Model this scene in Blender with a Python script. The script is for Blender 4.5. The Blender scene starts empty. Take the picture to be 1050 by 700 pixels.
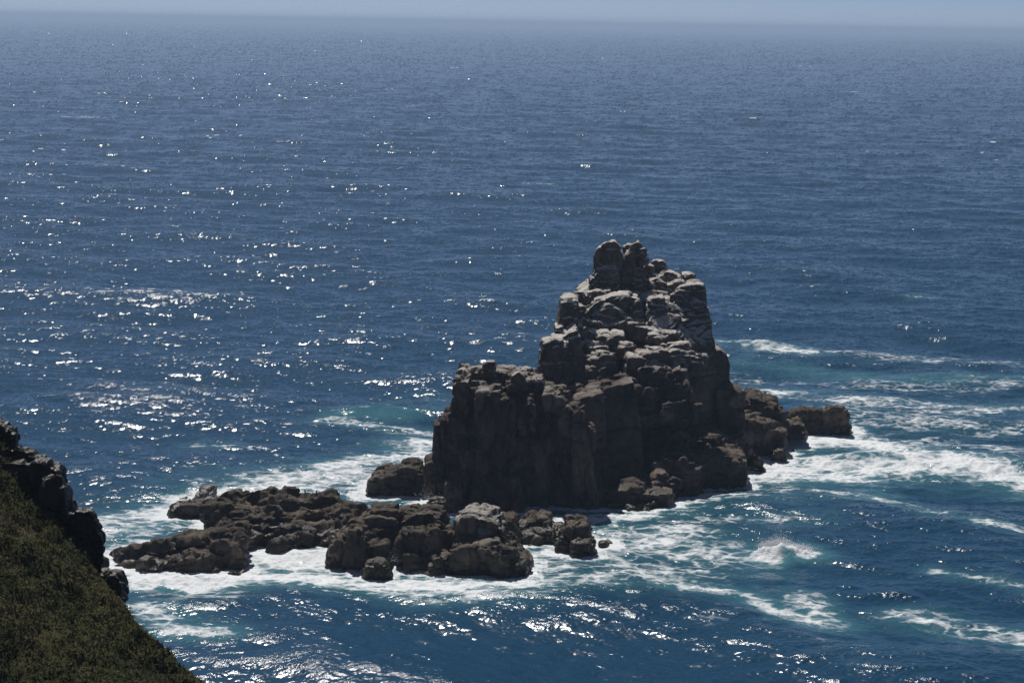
import bpy, bmesh, math, random
import numpy as np
from mathutils import Matrix, Vector

R = math.radians
scene = bpy.context.scene
COL = scene.collection

# ------------------------------------------------------------------ camera
F, PW, PH = 2000.0, 1050.0, 700.0
CAM_H = 55.0
PITCH = math.atan(326.5 / F)
ROLL = R(0.97)
cam_rot = Matrix.Rotation(math.pi / 2 - PITCH, 3, 'X') @ Matrix.Rotation(ROLL, 3, 'Z')
cd = bpy.data.cameras.new('camera')
cd.sensor_width = 36.0
cd.lens = 36.0 * F / PW
cd.dof.use_dof = True; cd.dof.focus_distance = 235.0; cd.dof.aperture_fstop = 1.2
cd.clip_start, cd.clip_end = 1.0, 90000.0
cam = bpy.data.objects.new('camera', cd)
cam.matrix_world = Matrix.Translation((0, 0, CAM_H)) @ cam_rot.to_4x4()
COL.objects.link(cam)
scene.camera = cam
CR = np.array(cam_rot)


def ray(px, py):
    return CR @ np.array([(px - PW / 2) / F, -(py - PH / 2) / F, -1.0])


def at(px, py, Y):
    """point of the place seen at a spot of the photograph, Y metres out"""
    d = ray(px, py)
    return d * (Y / d[1]) + np.array([0, 0, CAM_H])


def sea_at(px, py):
    d = ray(px, py)
    return (d * (-CAM_H / d[2]))[:2]


# ------------------------------------------------------------------ numpy noise
_rng = np.random.RandomState(7)
PERM = np.concatenate([_rng.permutation(256)] * 3).astype(np.int64)
GR = _rng.normal(size=(256, 3))
GR /= np.linalg.norm(GR, axis=1)[:, None]


def perlin(p):
    i = np.floor(p).astype(np.int64)
    f = p - i
    u = f * f * f * (f * (f * 6 - 15) + 10)
    i &= 255
    out = 0
    for dx in (0, 1):
        for dy in (0, 1):
            for dz in (0, 1):
                h = PERM[PERM[PERM[(i[:, 0] + dx) & 255] + ((i[:, 1] + dy) & 255)] + ((i[:, 2] + dz) & 255)]
                g = GR[h]
                d = g[:, 0] * (f[:, 0] - dx) + g[:, 1] * (f[:, 1] - dy) + g[:, 2] * (f[:, 2] - dz)
                w = (u[:, 0] if dx else 1 - u[:, 0]) * (u[:, 1] if dy else 1 - u[:, 1]) * (u[:, 2] if dz else 1 - u[:, 2])
                out = out + w * d
    return out


def fbm(p, octs=4, gain=0.5):
    a, s, t = 1.0, 0.0, 1.0
    for _ in range(octs):
        s = s + a * perlin(p * t + 17.3 * t)
        a *= gain
        t *= 2.03
    return s


def cells(q, jit=0.85, power=4.0):
    """jointed-block cells: distance to the nearest and second nearest seed, and a random number per block"""
    i = np.floor(q).astype(np.int64)
    f1 = np.full(len(q), 9.0)
    f2 = np.full(len(q), 9.0)
    idv = np.zeros(len(q), dtype=np.int64)
    cid = np.zeros(len(q), dtype=np.int64)
    off = np.zeros((len(q), 3))
    for dx in (-1, 0, 1):
        for dy in (-1, 0, 1):
            for dz in (-1, 0, 1):
                c = i + np.array([dx, dy, dz])
                h = PERM[PERM[PERM[c[:, 0] & 255] + (c[:, 1] & 255)] + (c[:, 2] & 255)]
                j = np.stack([PERM[h + 11], PERM[h + 57], PERM[h + 101]], 1) / 255.0
                s = c + 0.5 + (j - 0.5) * jit
                d = (np.abs(q - s) ** power).sum(1) ** (1 / power)
                near = d < f1
                f2 = np.where(near, f1, np.minimum(f2, d))
                idv = np.where(near, h, idv)
                cid = np.where(near, ((c[:, 0] + 512) * 1024 + c[:, 1] + 512) * 1024 + c[:, 2] + 512, cid)
                off = np.where(near[:, None], q - s, off)
                f1 = np.where(near, d, f1)
    return f1, f2, PERM[idv + 200] / 255.0, cid, (off * GR[PERM[idv + 77]]).sum(1)


# ------------------------------------------------------------------ tagging
def tag(o, label=None, cat=None, group=None, kind=None):
    if label: o['label'] = label
    if cat: o['category'] = cat
    if group: o['group'] = group
    if kind: o['kind'] = kind
    return o


def link(name, me, mat=None, parent=None):
    o = bpy.data.objects.new(name, me)
    COL.objects.link(o)
    if mat is not None and not me.materials: me.materials.append(mat)
    if parent is not None:
        o.parent = parent
        o.matrix_parent_inverse = parent.matrix_world.inverted()
    return o


def empty(name, loc):
    o = bpy.data.objects.new(name, None)
    o.location = loc
    o.matrix_world = Matrix.Translation(loc)
    COL.objects.link(o)
    return o


def mesh_np(name, verts, quads):
    me = bpy.data.meshes.new(name)
    verts = np.asarray(verts, dtype=np.float32)
    quads = np.asarray(quads, dtype=np.int32)
    n, k = quads.shape
    me.vertices.add(len(verts))
    me.vertices.foreach_set('co', verts.ravel())
    me.loops.add(n * k)
    me.loops.foreach_set('vertex_index', quads.ravel())
    me.polygons.add(n)
    me.polygons.foreach_set('loop_start', np.arange(0, n * k, k, dtype=np.int32))
    me.update(calc_edges=True)
    me.validate()
    return me


# ------------------------------------------------------------------ materials
class NT:
    def __init__(s, name):
        s.m = bpy.data.materials.new(name)
        s.m.use_nodes = True
        s.t = s.m.node_tree
        s.t.nodes.clear()
        s.out = s.n('ShaderNodeOutputMaterial')

    def n(s, typ, **kw):
        nd = s.t.nodes.new(typ)
        for k, v in kw.items():
            setattr(nd, k, v)
        return nd

    def l(s, a, b):
        s.t.links.new(a, b)

    def put(s, sock, v):
        if hasattr(v, 'is_output'):
            s.l(v, sock)
        else:
            sock.default_value = v

    def math(s, op, a, b=0.0, clamp=False):
        nd = s.n('ShaderNodeMath', operation=op, use_clamp=clamp)
        s.put(nd.inputs[0], a)
        s.put(nd.inputs[1], b)
        return nd.outputs[0]

    def step(s, v, lo, hi, a=0.0, b=1.0):
        nd = s.n('ShaderNodeMapRange', interpolation_type='SMOOTHSTEP')
        s.put(nd.inputs[0], v)
        for k, x in enumerate((lo, hi, a, b)):
            s.put(nd.inputs[k + 1], x)
        return nd.outputs[0]

    def noise(s, vec, scale, detail=4, rough=0.55, dist=0.0):
        nd = s.n('ShaderNodeTexNoise')
        s.l(vec, nd.inputs['Vector'])
        nd.inputs['Scale'].default_value = scale
        nd.inputs['Detail'].default_value = detail
        nd.inputs['Roughness'].default_value = rough
        nd.inputs['Distortion'].default_value = dist
        return nd.outputs[0]

    def mix(s, f, a, b):
        nd = s.n('ShaderNodeMix', data_type='RGBA')
        s.put(nd.inputs[0], f)
        s.put(nd.inputs[6], a if hasattr(a, 'is_output') else (*a, 1))
        s.put(nd.inputs[7], b if hasattr(b, 'is_output') else (*b, 1))
        return nd.outputs[2]

    def scaled(s, vec, sc):
        nd = s.n('ShaderNodeMapping')
        s.l(vec, nd.inputs[0])
        nd.inputs['Scale'].default_value = sc
        return nd.outputs[0]

    def bump(s, h, dist, strength=1.0, normal=None):
        nd = s.n('ShaderNodeBump')
        nd.inputs['Strength'].default_value = strength
        nd.inputs['Distance'].default_value = dist
        s.l(h, nd.inputs['Height'])
        if normal is not None: s.l(normal, nd.inputs['Normal'])
        return nd.outputs[0]


def rock_material(name, dark, light, wet_top=2.2, guano_from=9.0, guano=0.6, moss=0.0, dark_below=0, span=6.0):
    k = NT(name)
    geo = k.n('ShaderNodeNewGeometry')
    P = geo.outputs['Position']
    sp = k.n('ShaderNodeSeparateXYZ'); k.l(P, sp.inputs[0])
    sn = k.n('ShaderNodeSeparateXYZ'); k.l(geo.outputs['Normal'], sn.inputs[0])
    z, nz = sp.outputs[2], sn.outputs[2]
    n_big = k.noise(P, 0.22, 5)
    n_mid = k.noise(P, 1.1, 6, 0.62)
    n_fine = k.noise(P, 6.0, 5, 0.65)
    c = k.mix(k.step(n_big, 0.38, 0.64), dark, light)
    c = k.mix(k.step(n_mid, 0.5, 0.72, 0, 0.7), c, (light[0] * 1.25, light[1] * 1.2, light[2] * 1.14))
    c = k.mix(k.step(n_mid, 0.48, 0.3, 0, 0.75), c, (dark[0] * 0.5, dark[1] * 0.48, dark[2] * 0.48))
    # every joint block weathers to its own tone
    tn = k.n('ShaderNodeAttribute', attribute_name='tone').outputs['Fac']
    hv = k.n('ShaderNodeHueSaturation'); k.l(c, hv.inputs['Color'])
    k.l(k.step(tn, 0.15, 0.85, 0.6, 1.4), hv.inputs['Value'])
    c = hv.outputs[0]
    # vertical mineral stains
    st = k.noise(k.scaled(P, (1.0, 1.0, 0.07)), 1.2, 5, 0.6)
    c = k.mix(k.step(st, 0.5, 0.66, 0, 0.45), c, (dark[0] * 0.55, dark[1] * 0.55, dark[2] * 0.6))
    # warm ochre weathering and grey-green lichen in patches of their own
    oc = k.noise(P, 0.6, 4, 0.6, 0.4)
    c = k.mix(k.step(oc, 0.56, 0.7, 0, 0.45), c, (0.20, 0.125, 0.06))
    if moss:
        ms = k.noise(P, 0.45, 5, 0.6)
        c = k.mix(k.math('MULTIPLY', k.step(ms, 0.45, 0.6, 0, moss), k.step(nz, 0.2, 0.7)), c, (0.075, 0.07, 0.018))
    # pale bird-lime and lichen on the high ledges
    if guano:
        hi = k.step(k.math('ADD', z, k.math('MULTIPLY', k.math('SUBTRACT', n_big, 0.5), span)), guano_from, guano_from + span)
        up = k.step(nz, 0.38, 0.74)
        gn = k.step(k.noise(P, 0.7, 6, 0.66), 0.31, 0.5)
        gm = k.math('MULTIPLY', k.math('MULTIPLY', hi, up), gn)
        c = k.mix(k.math('MULTIPLY', gm, guano), c, (0.60, 0.56, 0.51))
        run = k.step(k.noise(k.scaled(P, (1.6, 1.6, 0.12)), 1.3, 4), 0.6, 0.72, 0, 0.35)
        c = k.mix(k.math('MULTIPLY', run, k.step(z, guano_from + 4, guano_from + 9)), c, (0.34, 0.32, 0.30))
    if dark_below:   # the band of black lichen over the splash zone
        dz = k.math('ADD', z, k.math('MULTIPLY', k.math('SUBTRACT', n_big, 0.5), 8.0))
        hb = k.n('ShaderNodeHueSaturation'); hb.inputs['Value'].default_value = 0.95
        k.l(c, hb.inputs['Color'])
        c = k.mix(k.step(dz, dark_below - 4, dark_below + 4, 1, 0), c, hb.outputs[0])
    # tide-wet band
    wl = k.math('ADD', z, k.math('MULTIPLY', k.math('SUBTRACT', n_big, 0.5), 3.5))
    wet = k.step(wl, wet_top * 0.35, wet_top, 1, 0)
    hs = k.n('ShaderNodeHueSaturation')
    hs.inputs['Value'].default_value = 0.6
    k.l(c, hs.inputs['Color'])
    c = k.mix(wet, c, hs.outputs[0])
    b = k.n('ShaderNodeBsdfPrincipled')
    k.l(c, b.inputs['Base Color'])
    k.l(k.math('SUBTRACT', 0.88, k.math('MULTIPLY', wet, 0.45)), b.inputs['Roughness'])
    b.inputs['Specular IOR Level'].default_value = 0.3
    vor = k.n('ShaderNodeTexVoronoi', feature='DISTANCE_TO_EDGE')
    vor.inputs['Scale'].default_value = 0.75
    k.l(k.scaled(P, (1, 1, 1.5)), vor.inputs['Vector'])
    hgt = k.math('ADD', k.math('MULTIPLY', n_mid, 0.55), k.math('MULTIPLY', n_fine, 0.16))
    hgt = k.math('ADD', hgt, k.math('MULTIPLY', k.step(vor.outputs[0], 0.0, 0.06), 0.08))
    k.l(k.bump(hgt, 0.4, 0.65), b.inputs['Normal'])
    k.l(b.outputs[0], k.out.inputs[0])
    return k.m


M_STACK = rock_material('granite_high', (0.062, 0.045, 0.035), (0.112, 0.086, 0.066), 2.6, 11.0, 0.85, dark_below=13)
M_FOOT = rock_material('granite_foot', (0.062, 0.046, 0.035), (0.128, 0.099, 0.076), 2.0, 40, 0.0)
M_REEF = rock_material('granite_low', (0.046, 0.035, 0.028), (0.104, 0.081, 0.064), 1.6, 3.6, 0.3, 0.3)
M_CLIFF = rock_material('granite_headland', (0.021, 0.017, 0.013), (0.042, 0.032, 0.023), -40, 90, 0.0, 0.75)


def sea_material():
    k = NT('sea_water')
    geo = k.n('ShaderNodeNewGeometry')
    P = geo.outputs['Position']
    def attr(nm): return k.n('ShaderNodeAttribute', attribute_name=nm)
    foam, aer, rough = attr('foam').outputs['Fac'], attr('aer').outputs['Fac'], attr('rough').outputs['Fac']
    nrm = attr('nrm').outputs['Vector']
    # foam: ragged patches broken into lace
    w1 = k.noise(k.scaled(P, (0.55, 1.0, 1.0)), 0.16, 8, 0.66, 0.9)
    w2 = k.noise(k.scaled(P, (0.6, 1.0, 1.0)), 0.75, 7, 0.68, 0.6)
    v = k.n('ShaderNodeTexVoronoi', feature='DISTANCE_TO_EDGE')
    v.inputs['Scale'].default_value = 0.5
    wv = k.n('ShaderNodeVectorMath', operation='ADD')
    nn = k.n('ShaderNodeTexNoise'); nn.inputs['Scale'].default_value = 0.35; nn.inputs['Detail'].default_value = 4
    k.l(P, nn.inputs['Vector'])
    sc = k.n('ShaderNodeVectorMath', operation='SCALE'); sc.inputs['Scale'].default_value = 3.5
    k.l(nn.outputs['Color'], sc.inputs[0])
    k.l(k.scaled(P, (0.7, 1, 1)), wv.inputs[0]); k.l(sc.outputs[0], wv.inputs[1])
    k.l(wv.outputs[0], v.inputs['Vector'])
    lace = k.step(v.outputs[0], 0.0, 0.22, 0.16, -0.10)
    f = k.math('ADD', foam, k.math('MULTIPLY', k.math('SUBTRACT', w1, 0.5), 1.25))
    f = k.math('ADD', f, k.math('MULTIPLY', k.math('SUBTRACT', w2, 0.5), 1.25))
    f = k.math('ADD', f, k.math('MULTIPLY', lace, k.step(foam, 0.05, 0.4)))
    mask = k.math('MULTIPLY', k.step(f, 0.34, 0.92), k.step(foam, 0.03, 0.2))
    an = k.math('ADD', aer, k.math('MULTIPLY', k.math('SUBTRACT', w1, 0.5), 0.5))
    am = k.math('MULTIPLY', k.step(an, 0.1, 0.85), k.step(aer, 0.02, 0.25))
    deep = k.mix(k.noise(P, 0.012, 3), (0.006, 0.045, 0.094), (0.008, 0.053, 0.106))
    c = k.mix(am, deep, (0.052, 0.172, 0.205))
    b = k.n('ShaderNodeBsdfPrincipled')
    k.l(c, b.inputs['Base Color'])
    b.inputs['IOR'].default_value = 1.333
    k.l(rough, b.inputs['Roughness'])
    r1 = k.noise(k.scaled(P, (0.8, 1.0, 1.0)), 5.5, 3, 0.6)
    bn = k.bump(r1, 0.11, 0.5, nrm)
    k.l(k.math('MULTIPLY', attr('crest').outputs['Fac'], 0.33, True), bn.node.inputs['Strength'])
    k.l(bn, b.inputs['Normal'])
    w = k.n('ShaderNodeBsdfPrincipled')
    w.inputs['Base Color'].default_value = (0.80, 0.83, 0.85, 1)
    w.inputs['Roughness'].default_value = 0.8
    w.inputs['Specular IOR Level'].default_value = 0.2
    k.l(k.bump(k.math('ADD', w2, k.math('MULTIPLY', k.noise(P, 2.2, 5, 0.7), 0.5)), 0.35, 0.7), w.inputs['Normal'])
    mx = k.n('ShaderNodeMixShader')
    k.l(mask, mx.inputs[0]); k.l(b.outputs[0], mx.inputs[1]); k.l(w.outputs[0], mx.inputs[2])
    k.l(mx.outputs[0], k.out.inputs[0])
    return k.m


M_SEA = sea_material()


def plain(name, col, rough=0.8, var=0.25, scale=3.0):
    k = NT(name)
    geo = k.n('ShaderNodeNewGeometry')
    n = k.noise(geo.outputs['Position'], scale, 4)
    b = k.n('ShaderNodeBsdfPrincipled')
    k.l(k.mix(n, tuple(x * (1 - var) for x in col), tuple(x * (1 + var) for x in col)), b.inputs['Base Color'])
    b.inputs['Roughness'].default_value = rough
    k.l(b.outputs[0], k.out.inputs[0])
    return k.m


# ------------------------------------------------------------------ rock building
def rotz(a):
    c, s = math.cos(a), math.sin(a)
    return np.array([[c, -s, 0], [s, c, 0], [0, 0, 1]])


def setback(py, Y):
    return 5.5 * min(1, max(0, (375 - py) / 90)) if Y > 228 and py < 375 else 0.0


class Rock:
    """gathers jointed blocks, then grows them into one weathered skin"""
    def __init__(s, near=1.0):
        s.bm = bmesh.new()
        s.near = near
        s.round = (0.5, 0.85) if near == 1.0 else (0.0, 0.18)

    def block(s, poly, Y, T, lean=0.0, flat=1.0, taper=0.94, drop=0.0):
        ymax = max(p[1] for p in poly)
        fr, bk = [], []
        cx = sum(p[0] for p in poly) / len(poly)
        for p in poly:
            y0 = (p[2] if len(p) > 2 else Y + lean * (ymax - p[1])) * s.near
            y0 += setback(p[1], y0)
            a = at(p[0], p[1], y0)
            away = a - np.array([0, 0, CAM_H])
            b_ray = a + away / away[1] * T
            b_flat = a + np.array([0, T, 0])
            b = b_ray * (1 - flat) + b_flat * flat
            cw = at(cx, p[1], y0 + T)
            b = b.copy(); b[2] -= drop; b[0] = cw[0] + (b[0] - cw[0]) * taper
            fr.append(s.bm.verts.new(a)); bk.append(s.bm.verts.new(b))
        n = len(poly)
        for i in range(n):
            s.bm.faces.new((fr[i], fr[(i + 1) % n], bk[(i + 1) % n], bk[i]))
        for loop in (fr[::-1], bk):
            f = s.bm.faces.new(loop)
            bmesh.ops.triangulate(s.bm, faces=[f])

    def boulder(s, c, size, rng, rot=None):
        """rounded block with its own tilt"""
        cb = bmesh.new()
        bmesh.ops.create_cube(cb, size=1.0)
        bmesh.ops.subdivide_edges(cb, edges=cb.edges[:], cuts=2, use_grid_fill=True)
        cb.verts.index_update()
        vs = [s.bm.verts.new(v.co) for v in cb.verts]
        for f in cb.faces:
            s.bm.faces.new([vs[v.index] for v in f.verts])
        cb.free()
        M = Matrix.Rotation(rng.uniform(-.5, .5) if rot is None else rot, 3, 'Z') @ Matrix.Rotation(rng.uniform(-.18, .18), 3, 'X') @ Matrix.Rotation(rng.uniform(-.2, .2), 3, 'Y')
        k = rng.uniform(*s.round)
        for v in vs:
            q = Vector(v.co)
            r = q.normalized() * 0.56
            q = q.lerp(r, k)
            q = Vector((q.x * size[0], q.y * size[1], q.z * size[2]))
            q += Vector((rng.uniform(-.05, .05) * size[0], rng.uniform(-.05, .05) * size[1], rng.uniform(-.05, .05) * size[2]))
            v.co = Vector(c) + M @ q

    def pile(s, poly_px, n, Yfun, wr, hr, rng, push=0.0):
        xs = [p[0] for p in poly_px]; ys = [p[1] for p in poly_px]
        done = 0; tries = 0
        while done < n and tries < n * 30:
            tries += 1
            px, py = rng.uniform(min(xs), max(xs)), rng.uniform(min(ys), max(ys))
            ins = False
            m = len(poly_px)
            for i in range(m):
                x0, y0 = poly_px[i]; x1, y1 = poly_px[(i + 1) % m]
                if (y0 > py) != (y1 > py) and px < (x1 - x0) * (py - y0) / (y1 - y0) + x0:
                    ins = not ins
            if not ins: continue
            Y = Yfun(px, py)
            w, h = rng.uniform(*wr), rng.uniform(*hr)
            s.boulder(at(px, py, Y + push + setback(py, Y)), (w, rng.uniform(*wr), h), rng)
            done += 1

    def grow(s, name, mat, parent=None, voxel=0.17, smooth=4, cell=(2.2, 2.4, 1.8), amp=0.5, crack=0.45,
             rnd=0.35, big=0.25, fine=0.07, az=0.3, cell2=None, bed=0.0, snap=0.7, tilt=(0.10, 0.06), out_by=0.1, facet=0.3, ridge=0.0):
        bmesh.ops.recalc_face_normals(s.bm, faces=s.bm.faces[:])
        me = bpy.data.meshes.new(name + '_src')
        s.bm.to_mesh(me); s.bm.free()
        tmp = bpy.data.objects.new('src', me)
        COL.objects.link(tmp)
        m = tmp.modifiers.new('r', 'REMESH'); m.mode = 'VOXEL'; m.voxel_size = voxel
        m = tmp.modifiers.new('s', 'SMOOTH'); m.factor = 0.5; m.iterations = smooth
        dg = bpy.context.evaluated_depsgraph_get()
        out = bpy.data.meshes.new_from_object(tmp.evaluated_get(dg))
        bpy.data.objects.remove(tmp)
        nv = len(out.vertices)
        co = np.empty(nv * 3, np.float32); out.vertices.foreach_get('co', co)
        nm = np.empty(nv * 3, np.float32); out.vertex_normals.foreach_get('vector', nm)
        p = co.reshape(-1, 3).astype(np.float64); n = nm.reshape(-1, 3).astype(np.float64)
        warp = np.stack([perlin(p * 0.35 + 3.1), perlin(p * 0.35 + 41.7), perlin(p * 0.35 + 77.2)], 1)
        frame = np.array(Matrix.Rotation(tilt[0], 3, 'X') @ Matrix.Rotation(tilt[1], 3, 'Y')) @ rotz(az)
        q = (p + warp * 0.6) @ frame.T
        qn = n @ frame.T
        f1, f2, rv, cid, fc = cells(q / np.array(cell), power=7.0)
        e = f2 - f1
        # split along joints: each block face settles onto a plane of its own
        ax = np.argmax(np.abs(qn), 1)
        sg = (np.take_along_axis(qn, ax[:, None], 1)[:, 0] > 0).astype(np.int64)
        q0 = p @ frame.T
        move = np.zeros_like(q0)
        wts = np.abs(qn) ** 5
        wts /= wts.sum(1)[:, None]
        for k in range(3):
            sel = np.nonzero(np.abs(qn[:, k]) > 0.45)[0]
            key = cid[sel] * 2 + (qn[sel, k] > 0)
            u, inv = np.unique(key, return_inverse=True)
            cnt = np.bincount(inv)
            mean = np.bincount(inv, q0[sel, k]) / cnt
            d = np.clip(mean[inv] - q0[sel, k], -1.4, 1.4) * wts[sel, k]
            move[sel, k] = d * snap
        p = p + move @ frame
        disp = amp * (rv - 0.5) + facet * fc
        disp -= crack * np.exp(-(e / 0.06) ** 2)
        disp -= rnd * np.clip(1 - e / 0.3, 0, 1) ** 2
        rv0 = rv
        c2 = cell2 or tuple(x * 0.42 for x in cell)
        f1, f2, rv, cid, fc = cells((q + 5.5) / np.array(c2), power=6.0)
        e2 = f2 - f1
        disp += facet * 0.55 * fc + amp * 0.4 * (rv - 0.5) - crack * 0.4 * np.exp(-(e2 / 0.08) ** 2) - rnd * 0.25 * np.clip(1 - e2 / 0.35, 0, 1) ** 2
        disp += big * fbm(p * 0.28, 3) + fine * fbm(p * 1.25, 4, 0.6)
        if ridge:  # broken ribs running along the dip
            g = q * np.array([0.16, 0.55, 0.8])
            disp += ridge * (0.45 - np.abs(perlin(g)) * 2.2 + 0.5 * (0.4 - np.abs(perlin(g * 2.3 + 9.1)) * 2))
        if bed:   # sloping bedding ribs
            t = q[:, 2] * 1.5 + q[:, 0] * 0.25 + 1.2 * perlin(p * 0.25)
            disp += bed * (np.abs((t % 1.0) - 0.5) * 2 - 0.5)
        tone = 0.6 * rv0 + 0.4 * rv
        disp += out_by - disp.mean()
        p2 = p + n * disp[:, None]
        ed = np.empty(len(out.edges) * 2, np.int32); out.edges.foreach_get('vertices', ed)
        ea, eb = ed[0::2], ed[1::2]
        deg = np.maximum(np.bincount(ea, minlength=nv) + np.bincount(eb, minlength=nv), 1)
        for _ in range(4):   # break off slivers
            av = np.stack([(np.bincount(ea, p2[eb, i], nv) + np.bincount(eb, p2[ea, i], nv)) / deg for i in range(3)], 1)
            bad = np.linalg.norm(av - p2, axis=1) > voxel * 1.2
            p2[bad] = av[bad]
        out.vertices.foreach_set('co', p2.astype(np.float32).ravel())
        out.update()
        out.name = name
        ta = out.attributes.new('tone', 'FLOAT', 'POINT'); ta.data.foreach_set('value', tone.astype(np.float32))
        out.materials.clear()
        out.polygons.foreach_set('use_smooth', np.ones(len(out.polygons), bool))
        out.set_sharp_from_angle(angle=R(48))
        WATERLINE.append(p2[(p2[:, 2] > -0.5) & (p2[:, 2] < 0.6)][:, :2])
        return link(name, out, mat, parent)


WATERLINE = []
rng = random.Random(4)


def py_low(blocks):
    return 150 < blocks[0][1] < 232


def single(name, label, blocks, cat='rock', group=None, mat=None, boulders=(), **kw):
    r = Rock(0.9995 if py_low(blocks) else 1.0)
    for b in blocks:
        r.block(*b[:3], **(b[3] if len(b) > 3 else {}))
    for (px, py, Y, w, d, h) in boulders:
        r.boulder(at(px, py, Y * r.near), (w, d, h), rng)
    o = r.grow(name, mat or M_REEF, **kw)
    return tag(o, label, cat, group)


# ================================================================== the sea stack
stack = empty('sea_stack', (8, 236, 0))
tag(stack, 'tall dark granite sea stack with twin summit pinnacles and a flat-topped buttress', 'sea stack')

# --- buttress
b = Rock()
b.block([(468, 392), (480, 391), (479, 432), (476, 474), (459, 472), (465, 428)], 221.4, 7.5)
b.block([(479, 397), (490, 396), (489, 440), (476, 440)], 223.0, 7)
b.block([(489, 403), (512, 402), (511, 442), (488, 441)], 219.2, 9)
b.block([(511, 411), (528, 409), (528, 450), (509, 450)], 221.6, 9)
b.block([(527, 405), (546, 404), (548, 450), (527, 450)], 223.2, 8)
b.block([(534, 416), (544, 413), (548, 420), (547, 445), (533, 445)], 220.6, 5)
b.block([(454, 430), (465, 428), (477, 433), (471, 474), (457, 478), (453, 452)], 220.6, 7)
b.block([(447, 436), (456, 431), (459, 472), (456, 516), (445, 514), (446, 472)], 222.8, 5)
b.block([(476, 438), (494, 440), (493, 482), (489, 545), (462, 545), (459, 480)], 220.4, 12)
b.block([(493, 444), (512, 443), (514, 545), (478, 545), (486, 500)], 217.9, 12, 0.012)
b.block([(511, 452), (548, 450), (560, 470), (566, 547), (508, 547)], 219.6, 12, 0.02)
b.block([(545, 414), (562, 402), (582, 402), (592, 440), (596, 547), (552, 547)], 221.2, 12, 0.02)
b.block([(590, 446), (604, 450), (617, 545), (586, 547)], 218.8, 10, 0.025)
b.block([(475, 461), (492, 459), (491, 486), (475, 487)], 218.4, 4)
b.block([(458, 494), (474, 492), (475, 518), (458, 518)], 217.8, 5)
b.block([(439, 518), (452, 514), (470, 519), (472, 534), (440, 534)], 217.4, 6)
b.block([(434, 477), (443, 474), (456, 483), (458, 522), (437, 522)], 222.4, 5)
b.block([(438, 497), (457, 493), (458, 522), (439, 522)], 220.8, 4)
b.block([(486, 502), (498, 497), (506, 547), (474, 547)], 217.0, 5, 0.03)
b.block([(512, 494), (530, 490), (545, 547), (505, 547)], 217.2, 6, 0.02)
b.block([(535, 390), (556, 391), (560, 402), (534, 402)], 224, 6)
b.block([(520, 391), (537, 388), (540, 398), (518, 399)], 224, 5)
b.block([(558, 406), (572, 402), (580, 416), (560, 420)], 219.8, 5)
b.block([(574, 424), (597, 418), (602, 446), (576, 450)], 218.6, 5)
b.block([(588, 440), (602, 436), (612, 446), (610, 470), (588, 470)], 217.8, 5)
b.block([(469, 384), (490, 381.5), (538, 384), (556, 388), (556, 404), (469, 404)], 226, 6)
for (px, py, Y, w, d, h) in [(474, 389, 226, 1.8, 2.5, .9), (486, 391, 227, 1.6, 2, .8), (500, 395, 226, 2.6, 2.6, .8), (514, 398, 226, 2.0, 2.4, .8), (540, 400, 225, 2, 2, .9)]:
    b.boulder(at(px, py, Y), (w, d, h), rng)
b.grow('buttress', M_STACK, stack, voxel=0.15, smooth=2, cell=(2.3, 2.5, 9.0), amp=0.22, crack=0.55, rnd=0.18, big=0.12, fine=0.05, az=0.3, cell2=(1.2, 1.3, 2.4), snap=0.3, out_by=-.05, facet=.14)

# --- tower
t = Rock()
t.block([(590, 307, 246.5), (602, 298, 247.8), (625, 298, 247.8), (660, 296, 248.5), (700, 301, 250), (722, 298, 251), (725, 318, 250), (728, 345, 249.5), (731, 365, 249),
         (744, 374, 250), (747, 400, 249.5), (747, 436, 250.5), (700, 444, 244.5), (640, 436, 233), (600, 420, 231), (582, 410, 232), (581, 375, 237), (587, 345, 241.5)], 232, 13)
t.block([(572, 400, 229), (620, 390, 232), (680, 402, 242.5), (740, 408, 251), (764, 412, 255.5), (762, 442, 255), (720, 453, 250), (680, 468, 242), (650, 494, 233),
         (625, 535, 223), (600, 548, 219), (566, 548, 218)], 0, 14)
t.block([(556, 353), (566, 348), (578, 348), (582, 353), (576, 378), (566, 404), (549, 402), (551, 377)], 231, 5)
t.block([(576, 308), (584, 305), (593, 307), (591, 332), (581, 350), (568, 348), (573, 326)], 237, 6)
t.block([(564, 356), (592, 335), (604, 405), (566, 412)], 233.2, 9)
t.block([(548, 392), (580, 396), (582, 418), (546, 416)], 229, 8)
t.block([(568, 337), (577, 333), (580, 350), (568, 352)], 236, 4)
t.block([(599, 329), (603, 319), (612, 309), (628, 303), (645, 302), (658, 307), (663, 338), (604, 338)], 241.6, 6)
t.block([(662, 312, 244), (690, 308, 246), (700, 330, 245), (728, 322, 247.5), (731, 366, 246), (690, 372, 242), (664, 345, 241.5)], 0, 8)
t.block([(728, 362), (738, 358), (746, 365), (749, 373), (748, 402), (728, 404)], 249, 7)
t.block([(734, 400), (763, 399), (765, 436), (735, 446)], 247.0, 6.2)
t.block([(704, 384), (734, 388), (738, 442), (704, 448)], 247, 8, 0.06)
t.block([(718, 319), (729, 318), (730, 326), (728, 345), (714, 348)], 247, 5)
t.block([(615, 400), (650, 392), (662, 470), (650, 500), (612, 500)], 226.5, 10, 0.04)
t.block([(590, 410), (618, 402), (622, 520), (612, 545), (588, 545)], 219.5, 8, 0.04)
t.block([(650, 420), (690, 412), (703, 455), (690, 470), (655, 485)], 238.5, 8, 0.05)
Yt = lambda px, py: 232.5 + (430 - py) * 0.115 + max(0, px - 690) * 0.04
t.pile([(590, 342), (650, 335), (690, 345), (722, 372), (735, 395), (690, 408), (640, 405), (585, 398), (578, 372)], 52, Yt, (2.0, 4.2), (1.4, 2.7), rng, -0.9)
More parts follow.
